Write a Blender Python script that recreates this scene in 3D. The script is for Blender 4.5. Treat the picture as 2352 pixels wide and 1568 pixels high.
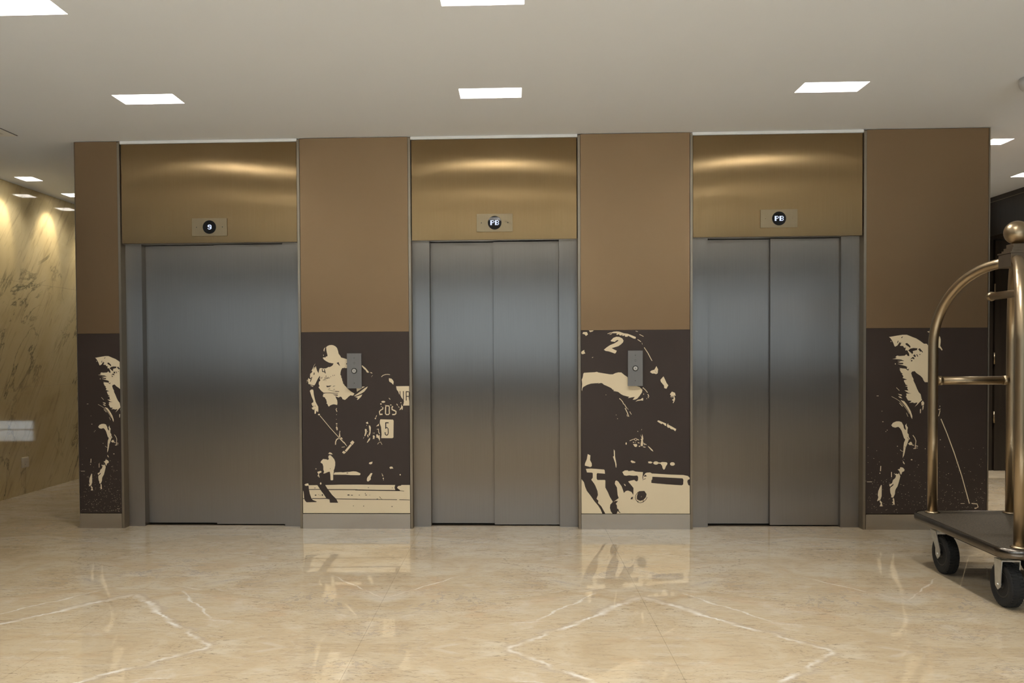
import bpy, bmesh, math, random
from mathutils import Vector, Matrix
from mathutils.geometry import delaunay_2d_cdt
for o in list(bpy.data.objects): bpy.data.objects.remove(o)
scene = bpy.context.scene
COL = scene.collection
R = math.radians

# ------------------------------------------------------------ camera
yaw, pit, rol = R(2.2038), R(-1.2500), R(-0.3387)
fw = Vector((-math.sin(yaw)*math.cos(pit), math.cos(yaw)*math.cos(pit), math.sin(pit)))
rt = Vector((math.cos(yaw), math.sin(yaw), 0))
up = rt.cross(fw)
xa = rt*math.cos(rol) + up*math.sin(rol)
ya = -rt*math.sin(rol) + up*math.cos(rol)
cam = bpy.data.cameras.new('lobby_camera')
cam.sensor_fit = 'HORIZONTAL'; cam.sensor_width = 36.0
cam.lens = 1950.0/2352.0*36.0
cam.shift_x = 72.13/2352.0; cam.shift_y = 72.58/2352.0
cam.clip_start = 0.05
co = bpy.data.objects.new('lobby_camera', cam); COL.objects.link(co)
za = -fw
co.matrix_world = Matrix(((xa.x, ya.x, za.x, 0), (xa.y, ya.y, za.y, -5.9195), (xa.z, ya.z, za.z, 1.2197), (0, 0, 0, 1)))
scene.camera = co

# ------------------------------------------------------------ light and exposure
LAMP = 45.0                         # radiance of the recessed ceiling lights
LAMP_COL = (1.0, 0.965, 0.915)
BEAM = 66.0                         # downward beam of each rectangular light
DAY = 1.25                          # daylight outside the windows
DAY_COL = (0.80, 0.90, 1.0)
STREET_FILL = 22500.0; COURT_FILL = 9000.0  # power of both added outdoor fill lamps
SMALL = 22.0
SPOT = 15.0                         # wall washing spots in the small square lights
world = bpy.data.worlds.new('outdoor_light'); scene.world = world
world.use_nodes = True
bg = world.node_tree.nodes['Background']
bg.inputs['Color'].default_value = (*DAY_COL, 1); bg.inputs['Strength'].default_value = DAY
def outdoor_light(name, x, y, z, sx, sy, watts):           # added fill lamp in place of open sky, shining down on the pavement outside
    l = bpy.data.lights.new(name, 'AREA'); l.shape = 'RECTANGLE'; l.size = sx; l.size_y = sy; l.energy = watts; l.color = (.93, .97, 1)
    o = bpy.data.objects.new(name, l); COL.objects.link(o); o.location = (x, y, z)
outdoor_light('street_fill', 0, -17.0, 8.0, 22, 16, STREET_FILL)
outdoor_light('court_fill', 1, 11.5, 8.0, 14, 11, COURT_FILL)
scene.cycles.caustics_refractive = False
scene.cycles.denoising_prefilter = 'ACCURATE'; scene.cycles.adaptive_threshold = .004
scene.view_settings.view_transform = 'Standard'
scene.view_settings.look = 'None'
scene.view_settings.gamma = 1.0
scene.view_settings.exposure = 0.0
scene.view_settings.use_curve_mapping = False

# ------------------------------------------------------------ materials
def principled(name, col, rough=.5, metal=0.0, **kw):
    m = bpy.data.materials.new(name); m.use_nodes = True
    b = m.node_tree.nodes['Principled BSDF']
    b.inputs['Base Color'].default_value = (*col, 1)
    b.inputs['Roughness'].default_value = rough
    b.inputs['Metallic'].default_value = metal
    for k, v in kw.items(): b.inputs[k].default_value = v
    return m
def nd(m, t, **props):
    n = m.node_tree.nodes.new(t)
    for k, v in props.items(): setattr(n, k, v)
    return n
def lk(m, a, b): m.node_tree.links.new(a, b)
def bsdf(m): return m.node_tree.nodes['Principled BSDF']
def val(m, sock, v):
    if hasattr(v, 'is_linked') or hasattr(v, 'links'): lk(m, v, sock)
    else: sock.default_value = v
def mth(m, op, a, b=0.0, c=None, clamp=False):
    n = nd(m, 'ShaderNodeMath', operation=op); n.use_clamp = clamp
    val(m, n.inputs[0], a); val(m, n.inputs[1], b)
    if c is not None: val(m, n.inputs[2], c)
    return n.outputs[0]
def noise(m, vec, scale, detail=4, rough=.55, dist=0.0):
    n = nd(m, 'ShaderNodeTexNoise')
    n.inputs['Scale'].default_value = scale; n.inputs['Detail'].default_value = detail
    n.inputs['Roughness'].default_value = rough; n.inputs['Distortion'].default_value = dist
    if vec is not None: lk(m, vec, n.inputs['Vector'])
    return n.outputs['Fac']
def mapping(m, vec, scale=(1, 1, 1), rot=(0, 0, 0), loc=(0, 0, 0)):
    n = nd(m, 'ShaderNodeMapping')
    n.inputs['Scale'].default_value = scale; n.inputs['Rotation'].default_value = rot; n.inputs['Location'].default_value = loc
    lk(m, vec, n.inputs['Vector']); return n.outputs[0]
def ramp(m, fac, stops):
    n = nd(m, 'ShaderNodeValToRGB'); lk(m, fac, n.inputs[0])
    e = n.color_ramp.elements
    while len(e) < len(stops): e.new(.5)
    for el, (p, c) in zip(e, stops):
        el.position = p; el.color = (*c, 1) if len(c) == 3 else c
    return n.outputs[0]
def mix(m, fac, a, b, mode='MIX'):
    n = nd(m, 'ShaderNodeMix', data_type='RGBA', blend_type=mode)
    val(m, n.inputs[0], fac)
    for s, v in ((n.inputs[6], a), (n.inputs[7], b)):
        if isinstance(v, tuple): s.default_value = (*v, 1)
        else: lk(m, v, s)
    return n.outputs[2]
def bump(m, height, strength, dist=.002):
    n = nd(m, 'ShaderNodeBump'); n.inputs['Strength'].default_value = strength; n.inputs['Distance'].default_value = dist
    lk(m, height, n.inputs['Height']); lk(m, n.outputs[0], bsdf(m).inputs['Normal'])
def objco(m): return nd(m, 'ShaderNodeTexCoord').outputs['Object']
def uvco(m): return nd(m, 'ShaderNodeTexCoord').outputs['UV']
def mottled(name, c1, c2, scale, rough, metal=0.0, bmp=0.0, bscale=None, stretch=(1, 1, 1), **kw):
    m = principled(name, c1, rough, metal, **kw)
    v = mapping(m, objco(m), stretch)
    lk(m, ramp(m, noise(m, v, scale), [(.32, c1), (.68, c2)]), bsdf(m).inputs['Base Color'])
    if bmp: bump(m, noise(m, v, bscale or scale*6), bmp)
    return m
def brushed(name, c1, c2, rough, aniso, tangent='X', grain=(220, 3), wav=.10):
    """brushed sheet metal: reflections sharp up and down, smeared sideways"""
    m = bpy.data.materials.new(name); m.use_nodes = True
    nt = m.node_tree; nt.nodes.remove(nt.nodes['Principled BSDF'])
    gl = nd(m, 'ShaderNodeBsdfAnisotropic', distribution='GGX')
    gl.inputs['Roughness'].default_value = rough; gl.inputs['Anisotropy'].default_value = aniso
    gl.inputs['Rotation'].default_value = .25 if tangent == 'X' else 0.0
    uv = uvco(m)
    g = noise(m, mapping(m, uv, (grain[0], grain[1], 1)), 1.0, 3)
    big = noise(m, mapping(m, uv, (1.6, 1.0, 1)), 1.0, 0)
    lk(m, ramp(m, mth(m, 'ADD', mth(m, 'MULTIPLY', g, .5), mth(m, 'MULTIPLY', big, .5)), [(.35, c1), (.65, c2)]), gl.inputs['Color'])
    t = nd(m, 'ShaderNodeTangent', direction_type='UV_MAP'); t.uv_map = 'UVMap'
    lk(m, t.outputs[0], gl.inputs['Tangent'])
    n = nd(m, 'ShaderNodeBump'); n.inputs['Strength'].default_value = wav; n.inputs['Distance'].default_value = .02
    lk(m, big, n.inputs['Height']); lk(m, n.outputs[0], gl.inputs['Normal'])
    lk(m, gl.outputs[0], nt.nodes['Material Output'].inputs[0])
    return m
M = {}
M['steel'] = brushed('brushed_steel', (.335, .309, .279), (.365, .339, .309), .30, .62, wav=.04)
M['header'] = brushed('brushed_steel_header', (.335, .236, .122), (.365, .263, .142), .25, .71, wav=.12)
M['indicator'] = brushed('indicator_plate', (.30, .235, .148), (.33, .26, .165), .42, .15)
M['trim'] = brushed('satin_trim_metal', (.34, .29, .225), (.38, .33, .26), .40, .25)
M['kick'] = brushed('polished_kick_steel', (.52, .465, .39), (.56, .505, .43), .26, .4)
M['fabric'] = mottled('champagne_laminate', (.283, .185, .100), (.300, .199, .110), 1.3, .40, .75, bmp=.10, bscale=420)
M['dark'] = mottled('dark_brown_print', (.033, .021, .0155), (.038, .0245, .0185), 2.0, .5)
M['cream'] = mottled('cream_print', (.77, .65, .445), (.80, .685, .475), 3.0, .45)
M['ceiling'] = mottled('matt_ceiling_paint', (.78, .815, .86), (.80, .835, .88), .6, .9, bmp=.05, bscale=300)
M['asphalt'] = mottled('grey_paving', (.25, .255, .26), (.31, .315, .32), 2, .9)
M['palereflector'] = mottled('pale_reflector_strip', (.70, .70, .69), (.76, .76, .75), 3, .4)
M['frontwall'] = mottled('grey_brown_plaster', (.16, .145, .125), (.19, .17, .15), 2, .8)
M['white'] = mottled('white_painted_metal', (.80, .79, .76), (.83, .82, .79), 3, .55)
M['plaster'] = mottled('white_plaster', (.78, .77, .74), (.82, .81, .78), 6, .8)
M['darkwood'] = mottled('dark_stained_wood', (.022, .016, .011), (.034, .025, .017), 3.0, .38, stretch=(9, 9, .8))
M['black'] = mottled('black_gap', (.006, .006, .006), (.010, .009, .008), 10, .6)
M['screed'] = mottled('grey_grout', (.36, .30, .225), (.42, .35, .27), 8, .9)
M['glassblack'] = mottled('black_display_glass', (.004, .004, .005), (.006, .006, .008), 10, .03, **{'Specular IOR Level': .25})
M['brass'] = mottled('antique_brass', (.36, .28, .18), (.41, .325, .215), 5, .35, 1.0, bmp=.05, bscale=160, stretch=(1, 1, .15))
M['bronze'] = mottled('dark_bronze_rim', (.13, .113, .095), (.18, .157, .135), 9, .24, 1.0)
M['satin'] = mottled('satin_pewter', (.215, .165, .115), (.25, .195, .14), 6, .42, 1.0)
M['zinc'] = mottled('zinc_plated_steel', (.55, .54, .49), (.66, .65, .60), 30, .42, .85)
M['rubber'] = mottled('black_rubber', (.006, .006, .006), (.011, .0105, .010), 30, .8, bmp=.2, bscale=200)
M['hub'] = mottled('black_plastic_hub', (.009, .008, .0075), (.016, .014, .0125), 20, .4)
M['carpet'] = mottled('brown_carpet', (.024, .018, .010), (.074, .056, .033), 120, .95, bmp=.8, bscale=500)
M['plate'] = brushed('grey_call_plate', (.27, .26, .255), (.30, .29, .28), .48, .15)
M['socket'] = mottled('ivory_plastic', (.58, .50, .36), (.63, .55, .41), 10, .4)
M['grille'] = mottled('grey_white_grille', (.55, .54, .51), (.60, .59, .56), 10, .5)
M['domewhite'] = mottled('camera_shell', (.52, .53, .54), (.58, .59, .60), 10, .4)
M['domedark'] = mottled('smoked_dome', (.02, .02, .022), (.035, .034, .036), 10, .08)
M['button'] = mottled('button_metal', (.62, .58, .52), (.70, .66, .60), 30, .35, .9)
M['plateengrave'] = mottled('engraved_mark', (.14, .135, .13), (.17, .165, .16), 20, .5)

def emitter(name, col, s):
    m = bpy.data.materials.new(name); m.use_nodes = True
    nt = m.node_tree; nt.nodes.remove(nt.nodes['Principled BSDF'])
    e = nt.nodes.new('ShaderNodeEmission'); e.inputs[0].default_value = (*col, 1); e.inputs[1].default_value = s
    nt.links.new(e.outputs[0], nt.nodes['Material Output'].inputs[0]); return m
M['lamp'] = emitter('ceiling_light_diffuser', LAMP_COL, LAMP)
M['led'] = emitter('display_led', (.72, .80, 1.0), 1.1)

def glass_mat():
    m = bpy.data.materials.new('window_glass'); m.use_nodes = True
    nt = m.node_tree; nt.nodes.remove(nt.nodes['Principled BSDF'])
    t = nt.nodes.new('ShaderNodeBsdfTransparent'); t.inputs[0].default_value = (.93, .95, .95, 1)
    g = nt.nodes.new('ShaderNodeBsdfGlossy'); g.inputs['Roughness'].default_value = .02
    f = nt.nodes.new('ShaderNodeFresnel'); f.inputs[0].default_value = 1.45
    x = nt.nodes.new('ShaderNodeMixShader')
    nt.links.new(f.outputs[0], x.inputs[0]); nt.links.new(t.outputs[0], x.inputs[1]); nt.links.new(g.outputs[0], x.inputs[2])
    nt.links.new(x.outputs[0], nt.nodes['Material Output'].inputs[0]); return m
M['glass'] = glass_mat()

def floor_mat(name, rough):
    """polished cream marble, book matched: UV runs in metres from the joint lines and is mirrored slab by slab"""
    m = principled(name, (.6, .5, .37), .07, IOR=1.75)
    uv = uvco(m)
    wob = noise(m, uv, 2.2, 5, .6)
    sp = nd(m, 'ShaderNodeSeparateXYZ'); lk(m, uv, sp.inputs[0])
    u, v = sp.outputs[0], sp.outputs[1]
    # broad colour clouds, stretched
    c1 = noise(m, mapping(m, uv, (1.3, 2.0, 1), (0, 0, .45)), 1.5, 7, .64, 1.1)
    base = ramp(m, c1, [(.28, (.375, .283, .172)), (.45, (.43, .342, .222)), (.60, (.47, .396, .283)), (.78, (.415, .36, .283))])
    c2 = noise(m, mapping(m, uv, (1.6, 2.6, 1), (0, 0, .4), (4.1, 2.7, 0)), 1.2, 6, .62, 1.2)
    base = mix(m, ramp(m, c2, [(.55, (0, 0, 0)), (.70, (.5, .5, .5))]), base, (.46, .315, .185))
    # fine streaks and flecks along the grain
    s1 = noise(m, mapping(m, uv, (9, 40, 1), (0, 0, .36)), 1.0, 6, .68, 1.2)
    base = mix(m, ramp(m, s1, [(.51, (0, 0, 0)), (.70, (.6, .6, .6))]), base, (.28, .21, .14))
    s2 = noise(m, mapping(m, uv, (24, 80, 1), (0, 0, .34), (7, 3, 0)), 1.0, 4, .62, 1.5)
    s3 = noise(m, uv, 2.6, 3)
    fk = mth(m, 'MULTIPLY', ramp(m, s2, [(.565, (0, 0, 0)), (.655, (.95, .95, .95))]), ramp(m, s3, [(.40, (.15, .15, .15)), (.60, (1, 1, 1))]))
    base = mix(m, fk, base, (.19, .145, .10))
    s4 = noise(m, mapping(m, uv, (2.2, 4.4, 1), (0, 0, .5), (2, 5, 0)), 1.6, 6, .66, 1.0)
    base = mix(m, ramp(m, s4, [(.54, (0, 0, 0)), (.70, (.5, .5, .5))]), base, (.53, .47, .385))
    # thin dark wandering veins
    w = noise(m, mapping(m, uv, (1.0, 1.6, 1), (0, 0, .5), (1.7, 9.1, 0)), 1.5, 7, .62, .7)
    line = mth(m, 'ABSOLUTE', mth(m, 'SUBTRACT', w, .5))
    gate = noise(m, uv, 1.1, 2)
    dv = mth(m, 'MULTIPLY', ramp(m, line, [(0.0, (1, 1, 1)), (.010, (0, 0, 0))]), ramp(m, gate, [(.44, (0, 0, 0)), (.60, (.75, .75, .75))]))
    base = mix(m, dv, base, (.27, .235, .205))
    # white veins: segments in slab space (a -> b, half width)
    def vein(base, ax, ay, bx, by, hw, wobble, wcol, dark=True, seed=0.0):
        L = math.hypot(bx-ax, by-ay); dx, dy = (bx-ax)/L, (by-ay)/L
        pu = mth(m, 'SUBTRACT', u, ax); pv = mth(m, 'SUBTRACT', v, ay)
        t = mth(m, 'ADD', mth(m, 'MULTIPLY', pu, dx), mth(m, 'MULTIPLY', pv, dy))
        d = mth(m, 'SUBTRACT', mth(m, 'MULTIPLY', pv, dx), mth(m, 'MULTIPLY', pu, dy))
        n1 = noise(m, mapping(m, uv, (1, 1, 1), (0, 0, 0), (seed, seed*1.7, 0)), 5.0, 5, .6)
        d = mth(m, 'ADD', d, mth(m, 'MULTIPLY', mth(m, 'SUBTRACT', n1, .5), wobble))
        n2 = noise(m, mapping(m, uv, (1, 1, 1), (0, 0, 0), (seed+3, 2.2, 0)), 7.0, 4, .6)
        n3 = noise(m, mapping(m, uv, (1, 1, 1), (0, 0, .4), (seed*2, 6.2, 0)), 3.4, 3, .6)
        wd = mth(m, 'MULTIPLY', mth(m, 'MAXIMUM', mth(m, 'SUBTRACT', mth(m, 'MULTIPLY', n2, 3.6), 1.05), .10), hw)
        a = mth(m, 'SUBTRACT', 1.0, mth(m, 'DIVIDE', mth(m, 'ABSOLUTE', d), wd), clamp=True)
        a = mth(m, 'MULTIPLY', mth(m, 'MULTIPLY', a, 1.15, clamp=True), ramp(m, n3, [(.38, (.05, .05, .05)), (.60, (1, 1, 1))]))
        e1 = mth(m, 'MULTIPLY', mth(m, 'ADD', t, .02), 25.0, clamp=True)
        e2 = mth(m, 'MULTIPLY', mth(m, 'SUBTRACT', L+.02, t), 25.0, clamp=True)
        a = mth(m, 'MULTIPLY', a, mth(m, 'MULTIPLY', e1, e2))
        if dark:
            ds = mth(m, 'SUBTRACT', mth(m, 'ABSOLUTE', mth(m, 'SUBTRACT', d, mth(m, 'MULTIPLY', wd, 1.2))), .0)
            sh = mth(m, 'SUBTRACT', 1.0, mth(m, 'DIVIDE', ds, mth(m, 'MULTIPLY', wd, .9)), clamp=True)
            sh = mth(m, 'MULTIPLY', mth(m, 'MULTIPLY', sh, .6), mth(m, 'MULTIPLY', e1, e2))
            base = mix(m, sh, base, (.36, .30, .23))
        return mix(m, mth(m, 'MULTIPLY', a, .80), base, wcol)
    base = vein(base, 0, .76, .66, 0, .030, .12, (.72, .68, .62), True, 0.0)
    base = vein(base, .22, .83, .56, .36, .012, .14, (.60, .55, .47), False, 5.0)
    base = vein(base, .95, 1.14, 1.29, .72, .009, .08, (.62, .54, .43), False, 9.0)
    base = vein(base, .50, .37, 1.0, .27, .006, .08, (.64, .59, .52), False, 13.0)
    base = vein(base, 0, 1.02, .30, .86, .006, .08, (.60, .53, .43), False, 17.0)
    lk(m, base, bsdf(m).inputs['Base Color'])
    lk(m, ramp(m, wob, [(.3, (rough, rough, rough)), (.7, (rough*1.7, rough*1.7, rough*1.7))]), bsdf(m).inputs['Roughness'])
    return m
M['marble'] = floor_mat('polished_cream_marble', .008)
M['marblematt'] = floor_mat('honed_cream_marble', .45)

def wallmarble_mat():
    m = principled('ochre_wall_marble', (.4, .3, .15), .05)
    o = objco(m)
    p = mapping(m, o, (1, 1, 1), (R(35), 0, 0))
    c1 = noise(m, mapping(m, p, (1, 1.3, .8)), 1.4, 6, .6, .8)
    base = ramp(m, c1, [(.3, (.47, .365, .18)), (.5, (.58, .465, .25)), (.72, (.63, .52, .30))])
    st = noise(m, mapping(m, p, (1, 26, 3)), 1.0, 5, .65, .5)
    base = mix(m, ramp(m, st, [(.52, (0, 0, 0)), (.76, (.6, .6, .6))]), base, (.25, .185, .10))
    w = noise(m, mapping(m, p, (1, 1.2, .5)), 1.5, 8, .62, 1.0)
    line = mth(m, 'ABSOLUTE', mth(m, 'SUBTRACT', w, .5))
    gate = noise(m, p, 1.3, 3)
    dv = mth(m, 'MULTIPLY', ramp(m, line, [(0, (1, 1, 1)), (.014, (0, 0, 0))]), ramp(m, gate, [(.42, (0, 0, 0)), (.58, (.85, .85, .85))]))
    base = mix(m, dv, base, (.13, .12, .07))
    lk(m, base, bsdf(m).inputs['Base Color'])
    return m
M['wallmarble'] = wallmarble_mat()

# ------------------------------------------------------------ mesh helpers
class MB:
    def __init__(s): s.bm = bmesh.new(); s.uv = s.bm.loops.layers.uv.new('UVMap')
    def face(s, pts, smooth=False):
        try: f = s.bm.faces.new([s.bm.verts.new(p) for p in pts])
        except ValueError: return None
        f.smooth = smooth; return f
    def box(s, x0, x1, y0, y1, z0, z1, bev=0.0):
        r = bmesh.ops.create_cube(s.bm, size=1.0)
        vs = r['verts']
        for v in vs:
            v.co = Vector((x0 + (v.co.x+.5)*(x1-x0), y0 + (v.co.y+.5)*(y1-y0), z0 + (v.co.z+.5)*(z1-z0)))
        if bev:
            es = {e for v in vs for e in v.link_edges}
            bmesh.ops.bevel(s.bm, geom=list(es), offset=bev, segments=2, profile=.7, affect='EDGES')
        return s
    def tube(s, path, r, seg=20, caps=True):
        path = [Vector(p) for p in path]; rings = []; n = None
        for i, p in enumerate(path):
            d = (path[min(i+1, len(path)-1)] - path[max(i-1, 0)]).normalized()
            if n is None: n = d.orthogonal().normalized()
            else: n = (n - d*n.dot(d)).normalized()
            b = d.cross(n); rr = r[i] if isinstance(r, (list, tuple)) else r
            rings.append([s.bm.verts.new(p + (n*math.cos(k*2*math.pi/seg) + b*math.sin(k*2*math.pi/seg))*rr) for k in range(seg)])
        for a, c in zip(rings, rings[1:]):
            for k in range(seg):
                s.bm.faces.new((a[k], a[(k+1) % seg], c[(k+1) % seg], c[k])).smooth = True
        if caps: s.bm.faces.new(rings[0][::-1]); s.bm.faces.new(rings[-1])
        return s
    def lathe(s, prof, axis='Z', seg=32, c=(0, 0, 0), smooth=True):
        """prof: list of (radius, height) along the axis"""
        c = Vector(c)
        def pt(r, h, a):
            x, y = r*math.cos(a), r*math.sin(a)
            return c + {'Z': Vector((x, y, h)), 'Y': Vector((x, h, y)), 'X': Vector((h, x, y))}[axis]
        rings = [[s.bm.verts.new(pt(max(r, 1e-5), h, k*2*math.pi/seg)) for k in range(seg)] for r, h in prof]
        for a, b in zip(rings, rings[1:]):
            for k in range(seg):
                s.bm.faces.new((a[k], a[(k+1) % seg], b[(k+1) % seg], b[k])).smooth = smooth
        s.bm.faces.new(rings[0][::-1]); s.bm.faces.new(rings[-1])
        return s
    def prism(s, pts, y0, y1):
        """outline in XZ pushed along Y"""
        a = [s.bm.verts.new((x, y0, z)) for x, z in pts]; b = [s.bm.verts.new((x, y1, z)) for x, z in pts]
        s.bm.faces.new(a); s.bm.faces.new(b[::-1])
        for i in range(len(pts)):
            j = (i+1) % len(pts); s.bm.faces.new((a[j], a[i], b[i], b[j]))
        return s
    def slab(s, pts, z0, z1):
        a = [s.bm.verts.new((x, y, z0)) for x, y in pts]; b = [s.bm.verts.new((x, y, z1)) for x, y in pts]
        s.bm.faces.new(a[::-1]); s.bm.faces.new(b)
        for i in range(len(pts)):
            j = (i+1) % len(pts); s.bm.faces.new((a[i], a[j], b[j], b[i]))
        return s
    def build(s, name, mat, parent=None, normals=True, uvfn=None):
        bm = s.bm
        if normals: bmesh.ops.recalc_face_normals(bm, faces=bm.faces)
        bm.normal_update()
        for f in bm.faces:
            n = f.normal; ax = max(range(3), key=lambda i: abs(n[i]))
            for l in f.loops:
                p = l.vert.co
                l[s.uv].uv = uvfn(p) if uvfn else ((p.y, p.z) if ax == 0 else (p.x, p.z) if ax == 1 else (p.x, p.y))
        me = bpy.data.meshes.new(name); bm.to_mesh(me); bm.free()
        me.materials.append(M[mat] if isinstance(mat, str) else mat)
        o = bpy.data.objects.new(name, me); COL.objects.link(o)
        if parent: o.parent = parent
        return o
def empty(name, loc=(0, 0, 0), rz=0.0):
    o = bpy.data.objects.new(name, None); COL.objects.link(o)
    o.location = loc; o.rotation_euler = (0, 0, rz); o.empty_display_size = .05; return o
def tag(o, label, cat, group=None):
    o['label'] = label; o['category'] = cat
    if group: o['group'] = group
    return o
def struct(o): o['kind'] = 'structure'; return o
def box(name, mat, x0, x1, y0, y1, z0, z1, parent=None, bev=0.0):
    return MB().box(x0, x1, y0, y1, z0, z1, bev).build(name, mat, parent)

# ------------------------------------------------------------ the room
CEIL = 2.74
XL, XR, YF, YB = -4.36, 4.73, -7.4, 5.0
XA = 6.2                                     # right side of the door alcove
# floor: screed with book matched marble slabs
fl = struct(box('floor', 'screed', XL-.15, XA+.1, YF-.15, YB+.15, -.06, -.0215))
JX, JW, JY, JH = .635, 1.29, -2.425, 2.425
kx = math.floor((XL-JX)/JW); ky = math.floor((YF-JY)/JH)
for i in range(kx, int((XA-JX)/JW)+1):
    for j in range(ky, int((YB-JY)/JH)+2):
        x0, x1 = JX+i*JW, JX+(i+1)*JW; y0, y1 = JY+j*JH, JY+(j+1)*JH
        a0, a1, b0, b1 = max(x0, XL-.02), min(x1, XA), max(y0, YF), min(y1, YB)
        if a1-a0 < .02 or b1-b0 < .02: continue
        if a0 >= XR-.01 and b1 < -1: continue
        g = .0004
        fu = (lambda p, x0=x0: p.x-x0) if i % 2 == 0 else (lambda p, x1=x1: x1-p.x)
        fv = (lambda p, y0=y0: p.y-y0) if j % 2 == 0 else (lambda p, y1=y1: y1-p.y)
        MB().box(a0+g, a1-g, b0+g, b1-g, -.0215, 0).build('slab', 'marble' if y0 < 2.4 else 'marblematt', fl, uvfn=lambda p, fu=fu, fv=fv: (fu(p), fv(p)))

# recessed lights: centres and sizes, then the ceiling plane with their openings
BIGX = (-2.147, -.124, 1.832); BIGY = (-.942, -2.282, -3.622, -4.962, -6.302)
BW, BD, SW = .180, .092, .075
lights = [(x, y, BW, BD) for y in BIGY for x in BIGX]
small = [(-4.125, 1.21), (-4.125, 1.95), (-4.125, 2.69), (3.515, .415), (4.42, 1.61)]
lights += [(x, y, SW, .085) for x, y in small]
m_ = MB()
xs = sorted({XL-.12, XA+.1} | {l[0]-l[2] for l in lights} | {l[0]+l[2] for l in lights})
ys = sorted({YF-.15, YB+.15} | {l[1]-l[3] for l in lights} | {l[1]+l[3] for l in lights})
grid = {}
for i, x in enumerate(xs):
    for j, y in enumerate(ys): grid[i, j] = m_.bm.verts.new((x, y, CEIL))
for i in range(len(xs)-1):
    for j in range(len(ys)-1):
        cx, cy = (xs[i]+xs[i+1])/2, (ys[j]+ys[j+1])/2
        if any(abs(cx-l[0]) < l[2] and abs(cy-l[1]) < l[3] for l in lights): continue
        m_.bm.faces.new((grid[i, j], grid[i, j+1], grid[i+1, j+1], grid[i+1, j]))
ce = struct(m_.build('ceiling', 'ceiling', normals=False))

# left wall: polished ochre marble slabs
YM = 1.49-1.29*1                                # the marble starts here, unseen dark panels added before it
wl = MB(); wl.box(XL-.12, XL-.018, YF, YB, 0, CEIL); wl = struct(wl.build('wall_left', 'screed'))
for z0, z1 in ((0, .955), (.955, 1.888), (1.888, CEIL)):
    y = YM
    while y < YB:
        a0, a1 = y, min(y+1.29, YB)
        MB().box(XL-.018, XL, a0+.0006, a1-.0006, z0+.0006, z1-.0006).build('slab', 'wallmarble', wl)
        y += 1.29
y = YF
while y < YM-.1:
    a1 = min(y+.95, YM)
    box('added_dark_panel', 'darkwood', XL-.018, XL, y+.001, a1-.001, 0, CEIL, wl); y += .95  # dark cladding added out of view to darken the first pillar's reflections
# right wall (dark timber) above and before the door alcove
w = MB(); w.box(XR, XR+.12, YF, -1.0, 0, CEIL); w.box(XR, XR+.12, -1.0, 2.97, 2.36, CEIL)
wr = struct(w.build('wall_right', 'darkwood'))
box('ceiling_bead', 'trim', XR-.006, XR, YF, 2.97, CEIL-.052, CEIL-.047, wr)
struct(box('wall_alcove_side', 'darkwood', XA, XA+.1, -1.1, 3.07, 0, CEIL))
struct(box('wall_alcove_front', 'darkwood', XR+.12, XA, -1.1, -1.0, 0, CEIL))
wa = MB(); wa.box(4.50, 4.905, 2.97, 3.07, 0, CEIL); wa.box(5.80, XA, 2.97, 3.07, 0, CEIL); wa.box(4.905, 5.80, 2.97, 3.07, 2.36, CEIL)
struct(wa.build('wall_alcove_back', 'darkwood'))
d4 = struct(empty('door_4', (5.35, 2.96, 0)))
box('door_leaf', 'darkwood', -.435, .44, -.012, .03, .004, 2.35, d4)
box('door_backing', 'black', -.445, .45, .06, .10, 0, 2.36, d4)  # added black box stops outside light leaking round the leaf
for z in (.55, 1.15, 1.85):
    MB().tube([(-.443, -.02, z-.06), (-.443, -.02, z+.06)], .009, 12).build('hinge', 'brass', d4)
MB().tube([(.36, -.012, 1.05), (.36, -.06, 1.05), (.25, -.06, 1.05)], .009, 10).build('door_handle', 'brass', d4)
# far wall with its low window, and the wall behind the camera with the street windows
def mottled_ground():
    return box('added_pavement', 'asphalt', -7, 9, YB+.16, YB+12, -.06, -.02)  # ground added outside so the low window looks bright
def wall_with_opening(name, mat, x0, x1, y0, y1, ox0, ox1, oz0, oz1):
    w = MB()
    w.box(x0, ox0, y0, y1, 0, CEIL); w.box(ox1, x1, y0, y1, 0, CEIL)
    w.box(ox0, ox1, y0, y1, 0, oz0); w.box(ox0, ox1, y0, y1, oz1, CEIL)
    return struct(w.build(name, mat))
def window(n, x0, x1, y0, z0, z1, vert, horiz, fr=.03):
    e = struct(empty('window_%d' % n, ((x0+x1)/2, y0, z0)))
    f = MB(); w, h = (x1-x0)/2, z1-z0
    f.box(-w, w, -.03, .03, 0, fr); f.box(-w, w, -.03, .03, h-fr, h); f.box(-w, -w+fr, -.03, .03, fr, h-fr); f.box(w-fr, w, -.03, .03, fr, h-fr)
    f.build('window_frame', 'black', e)
    for k in range(1, vert): box('mullion', 'black', -w+2*w*k/vert-fr/2, -w+2*w*k/vert+fr/2, -.025, .025, fr, h-fr, e)
    for zz in horiz: box('transom', 'black', -w+fr, w-fr, -.020, .020, zz-z0-.006, zz-z0+.006, e)
    box('pane', 'glass', -w+fr, w-fr, -.004, .004, fr, h-fr, e)
wall_with_opening('wall_far', 'wallmarble', XL, 4.5, YB, YB+.15, -2.40, 2.90, .10, .39)
struct(mottled_ground())
window(1, -2.40, 2.90, YB+.07, .10, .39, 1, (.262,), .012)
struct(box('reflector_front', 'palereflector', XL, XR, YF, YF+.02, 0, .42))  # pale strip added behind the camera to brighten the lift door reflections
struct(box('added_pavement', 'plaster', -12, 12, YF-16, YF-.16, -.06, -.02))  # white ground added out of view to bounce light up to the ceiling
wall_with_opening('wall_front', 'frontwall', XL, XR, YF-.15, YF, -4.2, 4.6, .95, 2.35)
window(2, -4.2, 4.6, YF-.07, .95, 2.35, 5, (), .05)

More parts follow.
